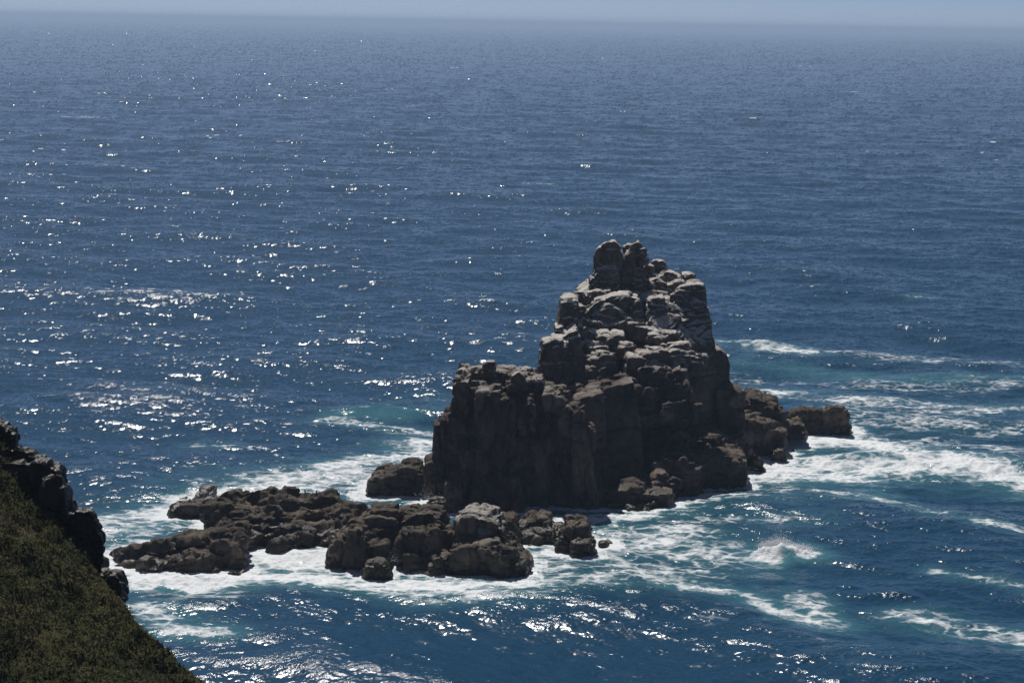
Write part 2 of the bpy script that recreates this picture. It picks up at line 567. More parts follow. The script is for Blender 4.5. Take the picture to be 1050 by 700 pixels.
t.pile([(588, 300), (604, 296), (606, 318), (594, 345), (586, 350)], 10, lambda a, c: 239 + (330 - c) * 0.08, (1.0, 1.8), (.8, 1.6), rng)
t.round = (0.2, 0.5)
t.pile([(575, 396), (700, 400), (735, 410), (700, 440), (640, 430), (590, 420)], 16, Yt, (1.8, 3.4), (1.0, 1.9), rng, -0.3)
t.grow('tower', M_STACK, stack, voxel=0.15, smooth=2, cell=(4.6, 4.2, 4.0), amp=0.14, crack=0.2, rnd=0.1, big=0.12, fine=0.05, az=-0.25, cell2=(2.0, 2.0, 1.7), snap=0.2, out_by=-.05, facet=.22)

# --- summit pinnacles
q = Rock()
q.block([(609, 276), (609, 262), (613, 254), (620, 248), (630, 247), (637, 253), (639, 262), (638, 277)], 248.4, 4, flat=0.3)
q.block([(609, 275), (637, 275), (636, 303), (604, 303)], 248, 5)
q.block([(605, 288), (612, 280), (616, 300), (604, 303)], 247, 3)
o = q.grow('pinnacle', M_STACK, stack, voxel=0.13, smooth=4, cell=(2.6, 2.6, 3.0), amp=0.12, crack=0.2, rnd=0.1, big=0.1, fine=0.05, snap=0.1, out_by=-0.08, facet=.1)
tag(o, 'broad round-headed pinnacle')
q = Rock()
q.block([(643, 260), (648, 251), (655, 247), (659, 253), (661, 262), (660, 278), (640, 278)], 249.4, 4, flat=0.3)
q.block([(639, 266), (644, 258), (651, 258), (652, 282), (638, 282)], 248.4, 3)
q.block([(638, 254), (644, 250), (650, 251), (648, 260), (640, 260)], 250.6, 2)
q.block([(635, 276), (661, 276), (665, 300), (633, 301)], 248.6, 5)
q.boulder(at(660, 259, 254.5), (1.0, 1.4, 1.2), rng)
q.boulder(at(660, 268, 254.5), (1.2, 1.4, 1.2), rng)
o = q.grow('pinnacle', M_STACK, stack, voxel=0.13, smooth=3, cell=(1.8, 2.2, 2.6), amp=0.15, crack=0.2, rnd=0.1, big=0.1, fine=0.05, az=0.6, snap=0.1, out_by=-0.08, facet=.1)
tag(o, 'slender twin-topped pinnacle')


def stack_block(name, blocks, label=None, boulders=(), **kw):
    r = Rock()
    for bl in blocks: r.block(*bl[:3], **(bl[3] if len(bl) > 3 else {}))
    for (px, py, Y, w, d, h) in boulders: r.boulder(at(px, py, Y), (w, d, h), rng)
    a = dict(voxel=0.12, smooth=5, cell=(2.8, 2.8, 2.2), amp=0.12, crack=0.15, rnd=0.1, big=0.1, fine=0.04, snap=0.2, out_by=0.0, facet=.12)
    a.update(kw)
    o = r.grow(name, M_STACK, stack, **a)
    if label: o['label'] = label
    return o


stack_block('summit_slab', [([(602, 301), (610, 298), (626, 298), (628, 305), (604, 306)], 245.3, 3)], 'pale flat slab below the broad pinnacle')
stack_block('summit_slab', [([(687, 304), (700, 295), (712, 291), (722, 292), (725, 301), (725, 320), (715, 324), (690, 322)], 246.4, 5)], 'large pale tilted slab on the right shoulder')
stack_block('summit_slab', [([(663, 307), (681, 305), (683, 322), (664, 324)], 244, 3)], 'square block under the slender pinnacle')
stack_block('summit_boulder', [([(667, 273), (671, 267), (680, 268), (684, 273), (683, 281), (668, 281)], 253.6, 2.5)])
stack_block('summit_boulder', [([(659, 277), (664, 272), (671, 274), (670, 286), (660, 286)], 251.5, 3)])
stack_block('summit_boulder', [([(675, 283), (683, 278), (691, 280), (700, 284), (699, 297), (676, 297)], 251, 3.5)])
stack_block('summit_boulder', [([(700, 282), (713, 281), (714, 297), (703, 300)], 251.5, 3.5)])
stack_block('summit_boulder', [([(665, 288), (674, 285), (684, 291), (684, 304), (664, 304)], 249.2, 3.5)])
stack_block('summit_boulder', [([(684, 293), (695, 288), (704, 290), (704, 304), (686, 306)], 248.6, 3.5)])
stack_block('buttress_boulder', [([(494, 392), (495, 374), (500, 370.5), (507, 371), (510, 392)], 226.5, 2.6, dict(flat=.4))], 'black rounded boulder on the flat top')
stack_block('buttress_boulder', [([(521, 402), (524, 386), (532, 381), (538, 386), (541, 402)], 223.4, 3, dict(flat=.6))], 'ochre lichened boulder')

# --- foot ledges
g = Rock()
g.block([(668, 449), (690, 446), (706, 453), (706, 480), (668, 480)], 233.5, 14)
g.block([(704, 456), (722, 449), (742, 452), (752, 463), (748, 480), (704, 480)], 237, 15)
g.block([(706, 473), (722, 468), (744, 467), (761, 470), (768, 478), (767, 498), (745, 502), (722, 500), (706, 490)], 232, 14)
g.block([(671, 473), (700, 470), (716, 478), (721, 486), (719, 506), (690, 512), (671, 506)], 227.5, 14)
g.round = (0.05, 0.3)
g.block([(655, 494), (676, 487), (694, 497), (692, 526), (655, 530)], 225.5, 8)
g.block([(620, 507), (650, 500), (664, 510), (661, 538), (620, 542)], 221.0, 9)
g.block([(606, 520), (650, 510), (690, 506), (692, 528), (650, 542), (606, 546)], 221.5, 9)
g.block([(690, 500), (722, 494), (740, 496), (742, 506), (694, 518)], 232, 8)
g.block([(762, 417), (772, 408), (785, 412), (800, 418), (806, 428), (804, 446), (765, 450)], 256.4, 8)
g.block([(754, 434), (770, 430), (787, 436), (787, 456), (754, 460)], 249, 7)
g.block([(763, 443), (790, 438), (808, 444), (806, 460), (780, 466), (760, 466)], 250.5, 7)
g.block([(735, 451), (765, 447), (773, 462), (766, 476), (735, 478)], 243.5, 8)
g.block([(800, 434), (826, 436), (828, 450), (800, 452)], 256.5, 5)
for (px, py, Y, w, d, h) in [(690, 452, 237, 4, 3, 1.1), (722, 456, 240, 5, 3, 1.0), (738, 474, 235.5, 6, 3.4, 1.0), (700, 480, 231, 5, 3, 1.2), (674, 497, 227, 4.6, 4, .9), (642, 508, 222.5, 5, 4, .8),
                             (784, 416, 258, 4, 3, 1.1), (772, 436, 250, 3.6, 3, .9), (752, 455, 245, 4, 3, .9), (725, 490, 233, 4.5, 3, 1.2), (655, 520, 221, 4, 3, .8)]:
    g.boulder(at(px, py, Y), (w, d, h), rng)
g.grow('foot_ledge', M_FOOT, stack, cell=(4.2, 3.6, 1.9), amp=0.25, crack=0.22, rnd=0.15, big=0.2, fine=0.06, az=0.5, bed=0.05, out_by=.1, snap=.4, smooth=1, facet=.5, ridge=.2)

# ================================================================== rocks standing in the water
LOW = dict(voxel=0.13, smooth=1, cell=(2.8, 2.6, 2.2), amp=0.2, crack=0.2, rnd=0.14, big=0.22, fine=0.07, out_by=0.15, snap=.3, facet=.45, ridge=.15)
single('sea_rock', 'long low rock ending in a square block, off the right foot of the sea stack',
       [([(807, 430), (818, 421), (845, 422), (848, 444), (806, 444)], 265, 5, dict(flat=.3)), ([(844, 424), (851, 418.5), (863, 419), (869, 427), (872, 445), (844, 445)], 264.5, 5, dict(flat=.3))], 'rock', **LOW)
single('sea_rock', 'wet pointed rock in the white surge under the right ledge', [([(779, 456), (785, 450), (792, 455), (792, 470), (779, 470)], 251.5, 3)], **LOW)
single('sea_rock', 'small black rock at the lower right end of the surge channel', [([(792, 468), (800, 463), (807, 470), (806, 480), (793, 480)], 247, 2.5)], **LOW)
single('sea_rock', 'small dark rock at the tip of the lowest right ledge', [([(768, 476), (775, 471), (783, 476), (783, 488), (768, 488)], 242.5, 2.5)], **LOW)
single('sea_rock', 'low wet slab awash in foam just right of the stack foot', [([(689, 511), (700, 504), (712, 503), (721, 508), (720, 522), (690, 522)], 228.5, 3.5)], **LOW)
single('sea_rock', 'squat brown rock beside the left foot of the buttress',
       [([(377, 500), (384, 491), (405, 489), (414, 480), (427, 481), (433, 492), (433, 522), (378, 524)], 225, 6)], boulders=[(420, 490, 227, 2.4, 2.4, 2.6)], **LOW)

# long reef on the left
REEF = dict(voxel=0.14, smooth=1, cell=(6.5, 3.0, 2.0), amp=0.15, crack=0.08, rnd=0.03, facet=.75, ridge=.6, big=0.35, fine=0.07, cell2=(3.4, 1.5, 1.1), az=0.45, bed=0.16, tilt=(0.2, 0.35), snap=.25, out_by=0.3)
r = Rock(.99)
r.block([(208, 538), (213, 525), (226, 517), (240, 515), (250, 524), (250, 575), (208, 566)], 209, 7, 0.12, drop=3)
r.block([(236, 521), (252, 512), (266, 515), (280, 511), (298, 515), (313, 511), (330, 512), (341, 516), (350, 522), (362, 524), (369, 533), (374, 541),
         (372, 572), (340, 576), (300, 578), (270, 580), (240, 580)], 203.0, 7, 0.16, drop=5)
r.block([(262, 548), (300, 541), (345, 543), (372, 546), (374, 580), (262, 584)], 203.0, 6, 0.10, drop=3)
for (px, py, Y, w, d, h) in [(250, 519, 213, 3.2, 3, 2.0), (285, 517, 213, 4.2, 3, 1.8), (322, 517, 213, 5.2, 3.4, 1.8), (354, 529, 210, 3.0, 3, 1.6), (225, 528, 211, 2.8, 3, 2.4),
                             (262, 532, 208.5, 4.6, 3, 1.4), (300, 528, 210, 6, 2.4, 1.1), (340, 533, 209, 4.6, 2.6, 1.2), (285, 545, 206.5, 5, 2.4, 1.2), (330, 550, 206, 5.4, 2.6, 1.2),
                             (240, 545, 206, 3.4, 2.6, 1.5), (300, 556, 204, 5, 2.4, 1.0), (355, 556, 204.5, 3.6, 2.4, 1.2), (262, 556, 204.5, 3.6, 2.4, 1.2)]:
    r.boulder(at(px, py, Y * .99), (w, d, h), rng)
tag(r.grow('reef', M_REEF, **REEF), 'broad humped reef left of the stack with two birds on its crest', 'reef')
r = Rock(.98)
r.block([(113, 577), (128, 563), (146, 559), (168, 576), (158, 604), (124, 600)], 194.0, 6, 0.20, drop=4)
r.block([(140, 572), (150, 562), (165, 555), (188, 551), (203, 578), (196, 612), (146, 606)], 192.8, 7, 0.18, drop=5)
r.block([(178, 574), (192, 556), (207, 546), (236, 543), (248, 555), (250, 592), (238, 604), (184, 612)], 192.2, 7, 0.17, drop=5)
for (px, py, Y, w, d, h, rt) in [(150, 574, 198.5, 4.6, 2.2, 1.2, .5), (178, 566, 199.5, 5.4, 2.2, 1.4, .5), (165, 582, 196.5, 3.6, 2, 1.2, .4), (212, 560, 200, 5.4, 2.6, 1.6, .4), (226, 552, 202, 5, 2.6, 1.4, .3),
                                 (190, 580, 197, 3.6, 2, 1.4, .6), (214, 574, 197.5, 4.4, 2.4, 1.6, .4), (236, 566, 199, 3.2, 2.4, 2.0, .3), (135, 570, 199, 3.4, 1.8, .9, .5)]:
    r.boulder(at(px, py, Y * .98), (w, d, h), rng, rt)
tag(r.grow('reef', M_REEF, **REEF), 'low ribbed reef running left into the foam like a ramp', 'reef')

single('sea_rock', 'flat wedge of rock off the upper left side of the humped reef', [([(174, 530), (182, 521), (200, 519), (212, 522), (213, 542), (176, 542)], 213, 4)], **LOW)
single('sea_rock', 'small rounded rock farthest back in the foam left of the reef', [([(201, 512), (206, 506), (214, 506), (219, 511), (219, 522), (202, 522)], 221.5, 3)], **LOW)
single('sea_rock', 'low rock between the wedge rock and the farthest rounded rock', [([(208, 518), (215, 512), (223, 514), (225, 520), (224, 530), (208, 530)], 218, 2.5)], **LOW)
single('sea_rock', 'rock nub hardly breaking the water, leftmost of the back rocks', [([(181, 515), (186, 512), (191, 514), (191, 524), (181, 524)], 221.5, 1.6)], **LOW)
single('sea_rock', 'small knob of rock poking up behind the crest of the humped reef', [([(239, 510), (242, 504), (246, 505), (247, 520), (239, 520)], 221, 1.6)], **LOW)

CENTRE = dict(facet=.4, ridge=.12, voxel=0.13, smooth=2, cell=(2.6, 2.6, 3.2), amp=0.22, crack=0.24, rnd=0.15, big=0.22, fine=0.07, cell2=(1.2, 1.2, 1.4), out_by=0.1, snap=.35)
single('sea_rock', 'fluted brown rock with upright joints, at the right end of the humped reef',
       [([(332, 582), (339, 562), (347, 555), (357, 555), (357, 600), (332, 600)], 194.5, 5), ([(352, 557), (358, 547), (372, 548), (377, 561), (377, 600), (352, 600)], 193.5, 7),
        ([(376, 562), (381, 559), (396, 559), (399, 572), (405, 600), (376, 600)], 193.8, 6), ([(373, 537), (382, 532), (400, 531), (410, 535), (409, 575), (371, 570)], 198, 7)],
       boulders=[(385, 537, 201, 2.4, 2.4, 1.4), (388, 550, 197.5, 2.6, 2, 1.0)], **CENTRE)
single('sea_rock', 'black domed rock perched on a squared pedestal between fluted rock and white-capped rock',
       [([(410, 538), (419, 530), (438, 526), (450, 531), (459, 543), (458, 556), (440, 560), (411, 560)], 198.5, 6, dict(flat=.6)),
        ([(408, 554), (420, 549), (448, 546), (451, 562), (449, 600), (410, 600)], 194.4, 7), ([(448, 552), (462, 546), (472, 552), (470, 595), (448, 595)], 197.5, 4)],
       boulders=[(436, 536, 201, 4.2, 4, 2.6), (428, 578, 194, 3, 2, 2)], **CENTRE)
single('sea_rock', 'small dark boulder in front of the fluted rock', [([(373, 589), (378, 581), (386, 577), (393, 579), (398, 590), (398, 608), (373, 608)], 189.8, 3, dict(flat=.6))], **LOW)
single('sea_rock', 'small boulder with water streaming off it, left foot of the white-capped rock', [([(440, 581), (447, 573), (454, 571), (459, 577), (459, 602), (440, 602)], 191.5, 3, dict(flat=.6))], **LOW)
single('sea_rock', 'bulky rock with a white-capped top, nearest the open water',
       [([(471, 550), (474, 536), (480, 532), (495, 533), (512, 539), (518, 550), (521, 575), (470, 575)], 194.4, 7), ([(459, 590), (463, 570), (472, 562), (515, 559), (524, 566), (532, 574), (535, 606), (459, 608)], 191.5, 8),
        ([(514, 585), (525, 579), (538, 581), (542, 590), (542, 606), (514, 606)], 190.8, 4), ([(524, 570), (532, 567), (541, 574), (544, 582), (543, 600), (524, 600)], 193.2, 4)],
       boulders=[(490, 540, 197, 4, 4, 2.4), (500, 575, 192.4, 5, 3, 3)], mat=rock_material('granite_capped', (0.050, 0.038, 0.031), (0.115, 0.092, 0.074), 1.4, 2.6, 0.5, 0.1, span=1.6), **CENTRE)
single('sea_rock', 'twin-humped dark rock behind the right shoulder of the white-capped rock', [([(505, 545), (511, 538), (518, 534), (526, 534), (531, 546), (531, 570), (505, 570)], 202.5, 4)], boulders=[(514, 545, 204, 2.4, 2, 2)], **LOW)
single('sea_rock', 'low flat rock behind the squared right-hand rock', [([(530, 544), (545, 534), (560, 533), (568, 539), (566, 556), (531, 556)], 208, 4)], **LOW)
single('sea_rock', 'dark sloping rock joined to the squared right-hand rock', [([(534, 556), (545, 548), (562, 541), (578, 549), (581, 575), (570, 576), (540, 572)], 203.5, 5, dict(lean=.06))], **LOW)
single('sea_rock', 'squared right-hand rock of the group in front of the stack',
       [([(570, 560), (580, 546), (588, 539), (602, 540), (604, 556), (611, 566), (609, 584), (572, 584)], 201, 5, dict(lean=.03))], boulders=[(598, 563, 201, 2.4, 2, 1.6)], **LOW)
single('sea_rock', 'lone small rock to the right of the squared rock', [([(613, 562), (617, 558), (622, 558), (626, 562), (625, 574), (613, 574)], 203.5, 2)], **LOW)

# ================================================================== birds
M_BIRD = plain('dark_plumage', (0.03, 0.03, 0.035), 0.7)
M_BEAK = plain('beak', (0.35, 0.16, 0.04), 0.5)


def bird(label, px, py, Y, mat, rz, upright=0.9, size=0.5):
    p = at(px, py, Y)
    root = empty('bird', p)
    tag(root, label, 'bird', None)
    me = bpy.data.meshes.new('body')
    bm = bmesh.new()
    pts = [(-.34, 0, -.10, .02), (-.2, 0, .02, .09), (0, 0, .10, .145), (.14, 0, .17, .12), (.22, 0, .27, .07), (.25, 0, .35, .065), (.30, 0, .375, .05), (.35, 0, .37, .012)]
    M = Matrix.Rotation(rz, 3, 'Z') @ Matrix.Rotation(-upright, 3, 'Y')
    rings = []
    for (x, y, z, rad) in pts:
        rings.append([bm.verts.new(p + np.array(M @ Vector((x * size * 1.4, rad * size * 1.3 * math.cos(a), z * size * 1.2 + rad * size * 1.3 * math.sin(a)))) + np.array([0, 0, .33 * size]))
                      for a in [i * math.tau / 10 for i in range(10)]])
    for a, c in zip(rings, rings[1:]):
        for i in range(10):
            bm.faces.new((a[i], a[(i + 1) % 10], c[(i + 1) % 10], c[i]))
    bm.faces.new(rings[0]); bm.faces.new(rings[-1][::-1])
    bmesh.ops.recalc_face_normals(bm, faces=bm.faces[:])
    for f in bm.faces: f.smooth = True
    bm.to_mesh(me); bm.free()
    link('body', me, mat, root)
    for sgn in (-1, 1):
        me = bpy.data.meshes.new('leg'); bm = bmesh.new()
        off = Matrix.Rotation(rz, 3, 'Z') @ Vector((0, .06 * sgn * size * 2, .12 * size))
        bmesh.ops.create_cone(bm, cap_ends=True, segments=6, radius1=.02 * size, radius2=.03 * size, depth=.42 * size, matrix=Matrix.Translation(Vector(p) + off))
        bm.to_mesh(me); bm.free()
        link('leg', me, M_BEAK, root)
    return root


# birds are set down on the rock after everything stands (see below)

# ================================================================== sea surface
def band(L, N, lmin, lmax, slope, seed, wind, spread=2.0):
    rs = np.random.RandomState(seed)
    k1 = np.fft.fftfreq(N, L / N) * 2 * np.pi
    KX, KY = np.meshgrid(k1, k1, indexing='ij')
    K = np.hypot(KX, KY); K[0, 0] = 1
    cosw = np.abs((KX * math.cos(wind) + KY * math.sin(wind)) / K)
    S = K ** -4.0 * (0.12 + cosw ** spread)
    kmin, kmax = 2 * np.pi / lmax, 2 * np.pi / lmin
    S *= np.exp(-(kmin / K) ** 4) * np.exp(-(K / kmax) ** 4)
    S[0, 0] = 0
    A = np.sqrt(S) * (rs.normal(size=(N, N)) + 1j * rs.normal(size=(N, N)))
    f = lambda X: np.real(np.fft.ifft2(X)).astype(np.float32)
    sx, sy = f(1j * KX * A), f(1j * KY * A)
    s = slope / math.sqrt(float((sx ** 2 + sy ** 2).mean()))
    return dict(L=L, N=N, h=f(A) * s, sx=sx * s, sy=sy * s, dx=f(-1j * KX / K * A) * s, dy=f(-1j * KY / K * A) * s)


def samp(T, key, x, y):
    N = T['N']
    u = (x / T['L'] * N) % N; v = (y / T['L'] * N) % N
    i = np.floor(u).astype(np.int32); j = np.floor(v).astype(np.int32)
    a = (u - i).astype(np.float32); c = (v - j).astype(np.float32)
    i %= N; j %= N
    i1, j1 = (i + 1) % N, (j + 1) % N
    G = T[key]
    return G[i, j] * (1 - a) * (1 - c) + G[i1, j] * a * (1 - c) + G[i, j1] * (1 - a) * c + G[i1, j1] * a * c


WIND = R(78)
BA = band(997.0, 1024, 7.0, 60.0, 0.088, 1, WIND, 4)
BB = band(241.0, 1024, 1.0, 7.0, 0.127, 2, WIND, 2)
BC = band(47.0, 512, 0.28, 1.0, 0.131, 3, WIND + .3, 1)

# rows by depression, columns by bearing: dense where the place is seen, coarse beside it
dep = np.concatenate([np.linspace(1500, 760, 90), np.arange(758, 2.6, -0.62)])
rr = CAM_H * F / dep
rr = np.concatenate([rr, [48000.0]])
ang = np.concatenate([np.linspace(-30, -16.2, 90), np.linspace(-16, 16, 1180), np.linspace(16.2, 30, 90)])
AN, RR = np.meshgrid(np.radians(ang), rr)
SX = (RR * np.sin(AN)).ravel(); SY = (RR * np.cos(AN)).ravel()
rowgap = np.gradient(rr)
GAP = np.repeat(rowgap[:, None], len(ang), 1).ravel()

near = np.clip(1.5 - GAP / 4.0, 0, 1)           # where waves are real relief
mid = np.clip(1.5 - GAP / 30.0, 0, 1)
hA, hB, hC = samp(BA, 'h', SX, SY), samp(BB, 'h', SX, SY), samp(BC, 'h', SX, SY)
cr = np.clip(0.55 + 0.45 * hA / hA.std() + 0.45 * hB / hB.std(), 0.2, 2.2)
gust = 0.75 + 0.5 * np.clip(fbm(np.stack([SX * 0.004, SY * 0.0035, SX * 0], 1), 3) + 0.5, 0, 1)
wC = np.clip(1.6 - GAP / 3.0, 0.8, 1) * gust * (0.65 + 0.4 * cr)
wB = (1 + 0.38 * np.clip((GAP - 3) / 18, 0, 1)) * gust * (0.8 + 0.2 * cr)
slx = samp(BA, 'sx', SX, SY) + samp(BB, 'sx', SX, SY) * wB + samp(BC, 'sx', SX, SY) * wC
sly = samp(BA, 'sy', SX, SY) + samp(BB, 'sy', SX, SY) * wB + samp(BC, 'sy', SX, SY) * wC
ROUGH = np.clip(0.165 + 0.002 * GAP, 0.165, 0.20)

# foam drawn as patches of the sea surface, metres wide
STROKES = [
    ([(112, 540), (160, 524), (230, 505), (300, 496), (380, 481), (440, 466)], 6.0, .62),
    ([(345, 486), (395, 470), (440, 455)], 4.5, .7),
    ([(340, 432), (400, 436), (450, 440)], 2.6, .55), ([(360, 424), (410, 410), (460, 405)], 3.5, .35),
    ([(425, 470), (438, 500), (445, 520)], 2.5, .8), ([(375, 515), (400, 518), (430, 528)], 3.0, .45),
    ([(108, 566), (140, 585), (190, 598), (250, 590), (300, 588), (350, 594), (400, 600), (470, 602), (550, 596)], 2.4, 1.0),
    ([(255, 572), (300, 567), (335, 570)], 4.5, .95), ([(110, 575), (150, 590)], 3.5, .9), ([(380, 604), (470, 610), (540, 608)], 3.0, .55),
    ([(540, 538), (600, 532), (650, 527)], 3.0, .8), ([(550, 570), (610, 555), (680, 550), (720, 560)], 6.5, .62),
    ([(545, 592), (620, 592), (680, 590)], 3.5, .6), ([(640, 575), (700, 585)], 5, .5),
    ([(700, 600), (740, 606), (790, 622), (850, 634)], 1.9, .75), ([(820, 612), (845, 636)], 2.0, .6),
    ([(640, 522), (690, 508), (720, 495), (760, 486), (790, 480)], 2.2, .95), ([(690, 520), (740, 510), (800, 500)], 3.0, .5),
    ([(752, 460), (775, 472), (810, 482), (860, 485)], 3.8, 1.0), ([(800, 450), (850, 448), (900, 455), (960, 475), (1050, 492)], 4.6, .84),
    ([(820, 470), (880, 475), (950, 482)], 5.0, .76), ([(880, 440), (960, 452), (1050, 470)], 5.0, .4),
    ([(734, 350), (775, 358), (830, 362)], 4.0, .66), ([(830, 362), (900, 368), (1000, 372), (1060, 374)], 4.5, .38),
    ([(765, 385), (850, 392), (950, 398), (1060, 392)], 7.0, .33), ([(800, 405), (870, 410), (950, 418), (1060, 420)], 5.0, .5),
    ([(870, 425), (950, 432), (1060, 440)], 5, .45),
    ([(835, 503), (900, 513), (970, 530)], 1.5, .52), ([(1010, 537), (1060, 544)], 1.2, .6), ([(690, 535), (760, 532), (830, 535)], 3.0, .42),
    ([(910, 628), (980, 640), (1060, 658)], 2.4, .56), ([(960, 585), (1060, 606)], 1.1, .55),
    ([(145, 625), (175, 640)], 2.2, .68), ([(180, 650), (226, 653)], 1.4, .75), ([(130, 605), (200, 610)], 3.0, .35),
    ([(782, 568), (802, 561), (826, 565)], 1.5, 1.0), ([(700, 610), (780, 640), (880, 670)], 4.0, .22),
    ([(866, 94), (885, 94)], 3.0, .75), ([(420, 108), (440, 109)], 3.0, .7), ([(60, 119), (100, 120)], 4, .55), ([(200, 455), (230, 458)], 1.2, .5),
    ([(540, 188), (565, 189)], 2.5, .55), ([(930, 305), (950, 306)], 1.4, .5),
]
FOAM = np.zeros(len(SX)); AER = np.zeros(len(SX))
reg = np.nonzero((np.abs(SX) < 400) & (SY < 2200))[0]
AERATED = [([(345, 430), (400, 425), (450, 420)], 5, .55), ([(770, 372), (860, 385), (960, 390), (1060, 385)], 7, .52), ([(780, 400), (870, 408), (960, 415), (1060, 415)], 8, .5),
           ([(150, 605), (240, 602), (330, 600)], 3, .45), ([(640, 560), (720, 560), (780, 580)], 7, .42), ([(700, 525), (800, 510), (880, 505)], 5, .5), ([(880, 450), (980, 460), (1060, 470)], 8, .42),
           ([(120, 545), (180, 530), (240, 522)], 5, .7), ([(560, 590), (660, 600), (740, 612)], 4, .45)]
for pts, hw, st in STROKES + [(a_, b_, -c_) for a_, b_, c_ in AERATED]:
    W = [sea_at(*p) for p in pts]
    xs = [w[0] for w in W]; ys = [w[1] for w in W]
    pad = hw * 5
    idx = reg[(SX[reg] > min(xs) - pad) & (SX[reg] < max(xs) + pad) & (SY[reg] > min(ys) - pad) & (SY[reg] < max(ys) + pad)]
    if not len(idx): continue
    X, Y = SX[idx], SY[idx]
    wp = np.stack([X * .09, Y * .09, np.full(len(idx), hw)], 1)
    amp_ = min(3.0, hw * 0.9)
    X = X + amp_ * 1.6 * fbm(wp, 3, .6); Y = Y + amp_ * fbm(wp + 31.7, 3, .6)
    st_l = st * (1 + 0.5 * fbm(wp * 1.3 + 63.1, 2))
    d = np.full(len(idx), 1e9)
    for a, c in zip(W, W[1:]):
        vx, vy = c[0] - a[0], c[1] - a[1]
        tt = np.clip(((X - a[0]) * vx + (Y - a[1]) * vy) / (vx * vx + vy * vy + 1e-9), 0, 1)
        d = np.minimum(d, np.hypot(X - a[0] - tt * vx, Y - a[1] - tt * vy))
    if st < 0:
        AER[idx] = np.maximum(AER[idx], -st_l * np.exp(-(d / hw) ** 2))
        continue
    FOAM[idx] = np.maximum(FOAM[idx], st_l * np.exp(-(d / (hw * 1.15)) ** 2 * 0.9))
    AER[idx] = np.maximum(AER[idx], min(1, st * 0.95) * np.exp(-(d / (hw * 1.8 + 1.0)) ** 2))

# a few whitecaps on the steepest crests, in gusty patches
gp = fbm(np.stack([SX * .006, SY * .006, SX * 0 + 4.4], 1), 3)
FOAM = np.maximum(FOAM, 0.8 * (SY > 330) * np.clip((cr - 2.08) / 0.1, 0, 1) * np.clip(gp * 4 - .4, 0, 1))
# surf hugging every rock foot
wl = np.concatenate(WATERLINE)
gx0, gy0, gs, gn = -60.0, 175.0, 0.5, 260
occ = np.full((gn, gn), 1e4)
ii = ((wl[:, 0] - gx0) / gs).astype(int); jj = ((wl[:, 1] - gy0) / gs).astype(int)
ok = (ii >= 0) & (ii < gn) & (jj >= 0) & (jj < gn)
occ[ii[ok], jj[ok]] = 0
ax = (np.arange(gn) * gs)
D2 = (ax[:, None] - ax[None, :]) ** 2
tmp = np.stack([(occ + D2[i][:, None]).min(0) for i in range(gn)])
dist = np.sqrt(np.stack([(tmp + D2[j][None, :]).min(1) for j in range(gn)], 1))
ri = reg[(SX[reg] > gx0) & (SX[reg] < gx0 + gn * gs - 1) & (SY[reg] > gy0) & (SY[reg] < gy0 + gn * gs - 1)]
dd = dist[((SX[ri] - gx0) / gs).astype(int), ((SY[ri] - gy0) / gs).astype(int)]
FOAM[ri] = np.maximum(FOAM[ri], 0.92 * np.exp(-(dd / 2.2) ** 2))
AER[ri] = np.maximum(AER[ri], 0.8 * np.exp(-(dd / 3.5) ** 2))

calm = 1 - 0.6 * np.clip(AER, 0, 1)
choppy = 0.8 * near
ZZ = hA * mid * (0.45 + 0.55 * calm) + (hB * near + hC * near * 0.8) * calm
# churned white water stands up in lumps
fi = np.nonzero(FOAM > 0.12)[0]
pn = np.stack([SX[fi], SY[fi], np.zeros(len(fi))], 1)
lump = np.abs(fbm(pn * 0.42, 4, 0.6)) * 1.1 + 0.35 * fbm(pn * 1.3, 3)
ZZ[fi] += np.clip(FOAM[fi], 0, 1) ** 1.5 * near[fi] * (lump - 0.28) * 0.6
# a small wave breaking to the right, and surge piling against the ledges
for (px, py, hgt, wx, wy) in [(800, 566, 0.9, 2.6, 1.3), (758, 468, 1.2, 2.6, 2.4), (735, 492, 0.9, 3.5, 1.6), (775, 356, 1.3, 8, 2.5), (200, 592, .7, 6, 1.4), (330, 562, .8, 4, 2), (250, 502, .9, 8, 2.2), (390, 424, 1.2, 8, 2.2), (890, 470, .9, 9, 3)]:
    c = sea_at(px, py)
    near_i = reg[(np.abs(SX[reg] - c[0]) < wx * 3) & (np.abs(SY[reg] - c[1]) < wy * 3)]
    ZZ[near_i] += hgt * np.exp(-((SX[near_i] - c[0]) / wx) ** 2 - ((SY[near_i] - c[1]) / wy) ** 2)
# water lies lower and flatter in the lee of the rocks
soft = np.clip(dd / 9.0, 0, 1)
ZZ[ri] = ZZ[ri] * (0.4 + 0.6 * soft) - 0.45 * (1 - soft)
VX = SX + choppy * (samp(BA, 'dx', SX, SY) + samp(BB, 'dx', SX, SY))
VY = SY + choppy * (samp(BA, 'dy', SX, SY) + samp(BB, 'dy', SX, SY))
nr, nc = len(rr), len(ang)
gi = np.arange(nr * nc).reshape(nr, nc)
quads = np.stack([gi[:-1, :-1], gi[:-1, 1:], gi[1:, 1:], gi[1:, :-1]], -1).reshape(-1, 4)
me = mesh_np('sea', np.stack([VX, VY, ZZ], 1), quads)
me.polygons.foreach_set('use_smooth', np.ones(len(me.polygons), bool))
NRM = np.stack([-slx, -sly, np.ones(len(slx))], 1)
NRM /= np.linalg.norm(NRM, axis=1)[:, None]
at_ = me.attributes.new('nrm', 'FLOAT_VECTOR', 'POINT'); at_.data.foreach_set('vector', NRM.astype(np.float32).ravel())
for nm, arr in (('foam', FOAM), ('aer', AER), ('rough', ROUGH), ('crest', cr)):
    a_ = me.attributes.new(nm, 'FLOAT', 'POINT'); a_.data.foreach_set('value', arr.astype(np.float32))
sea = link('sea', me, M_SEA)
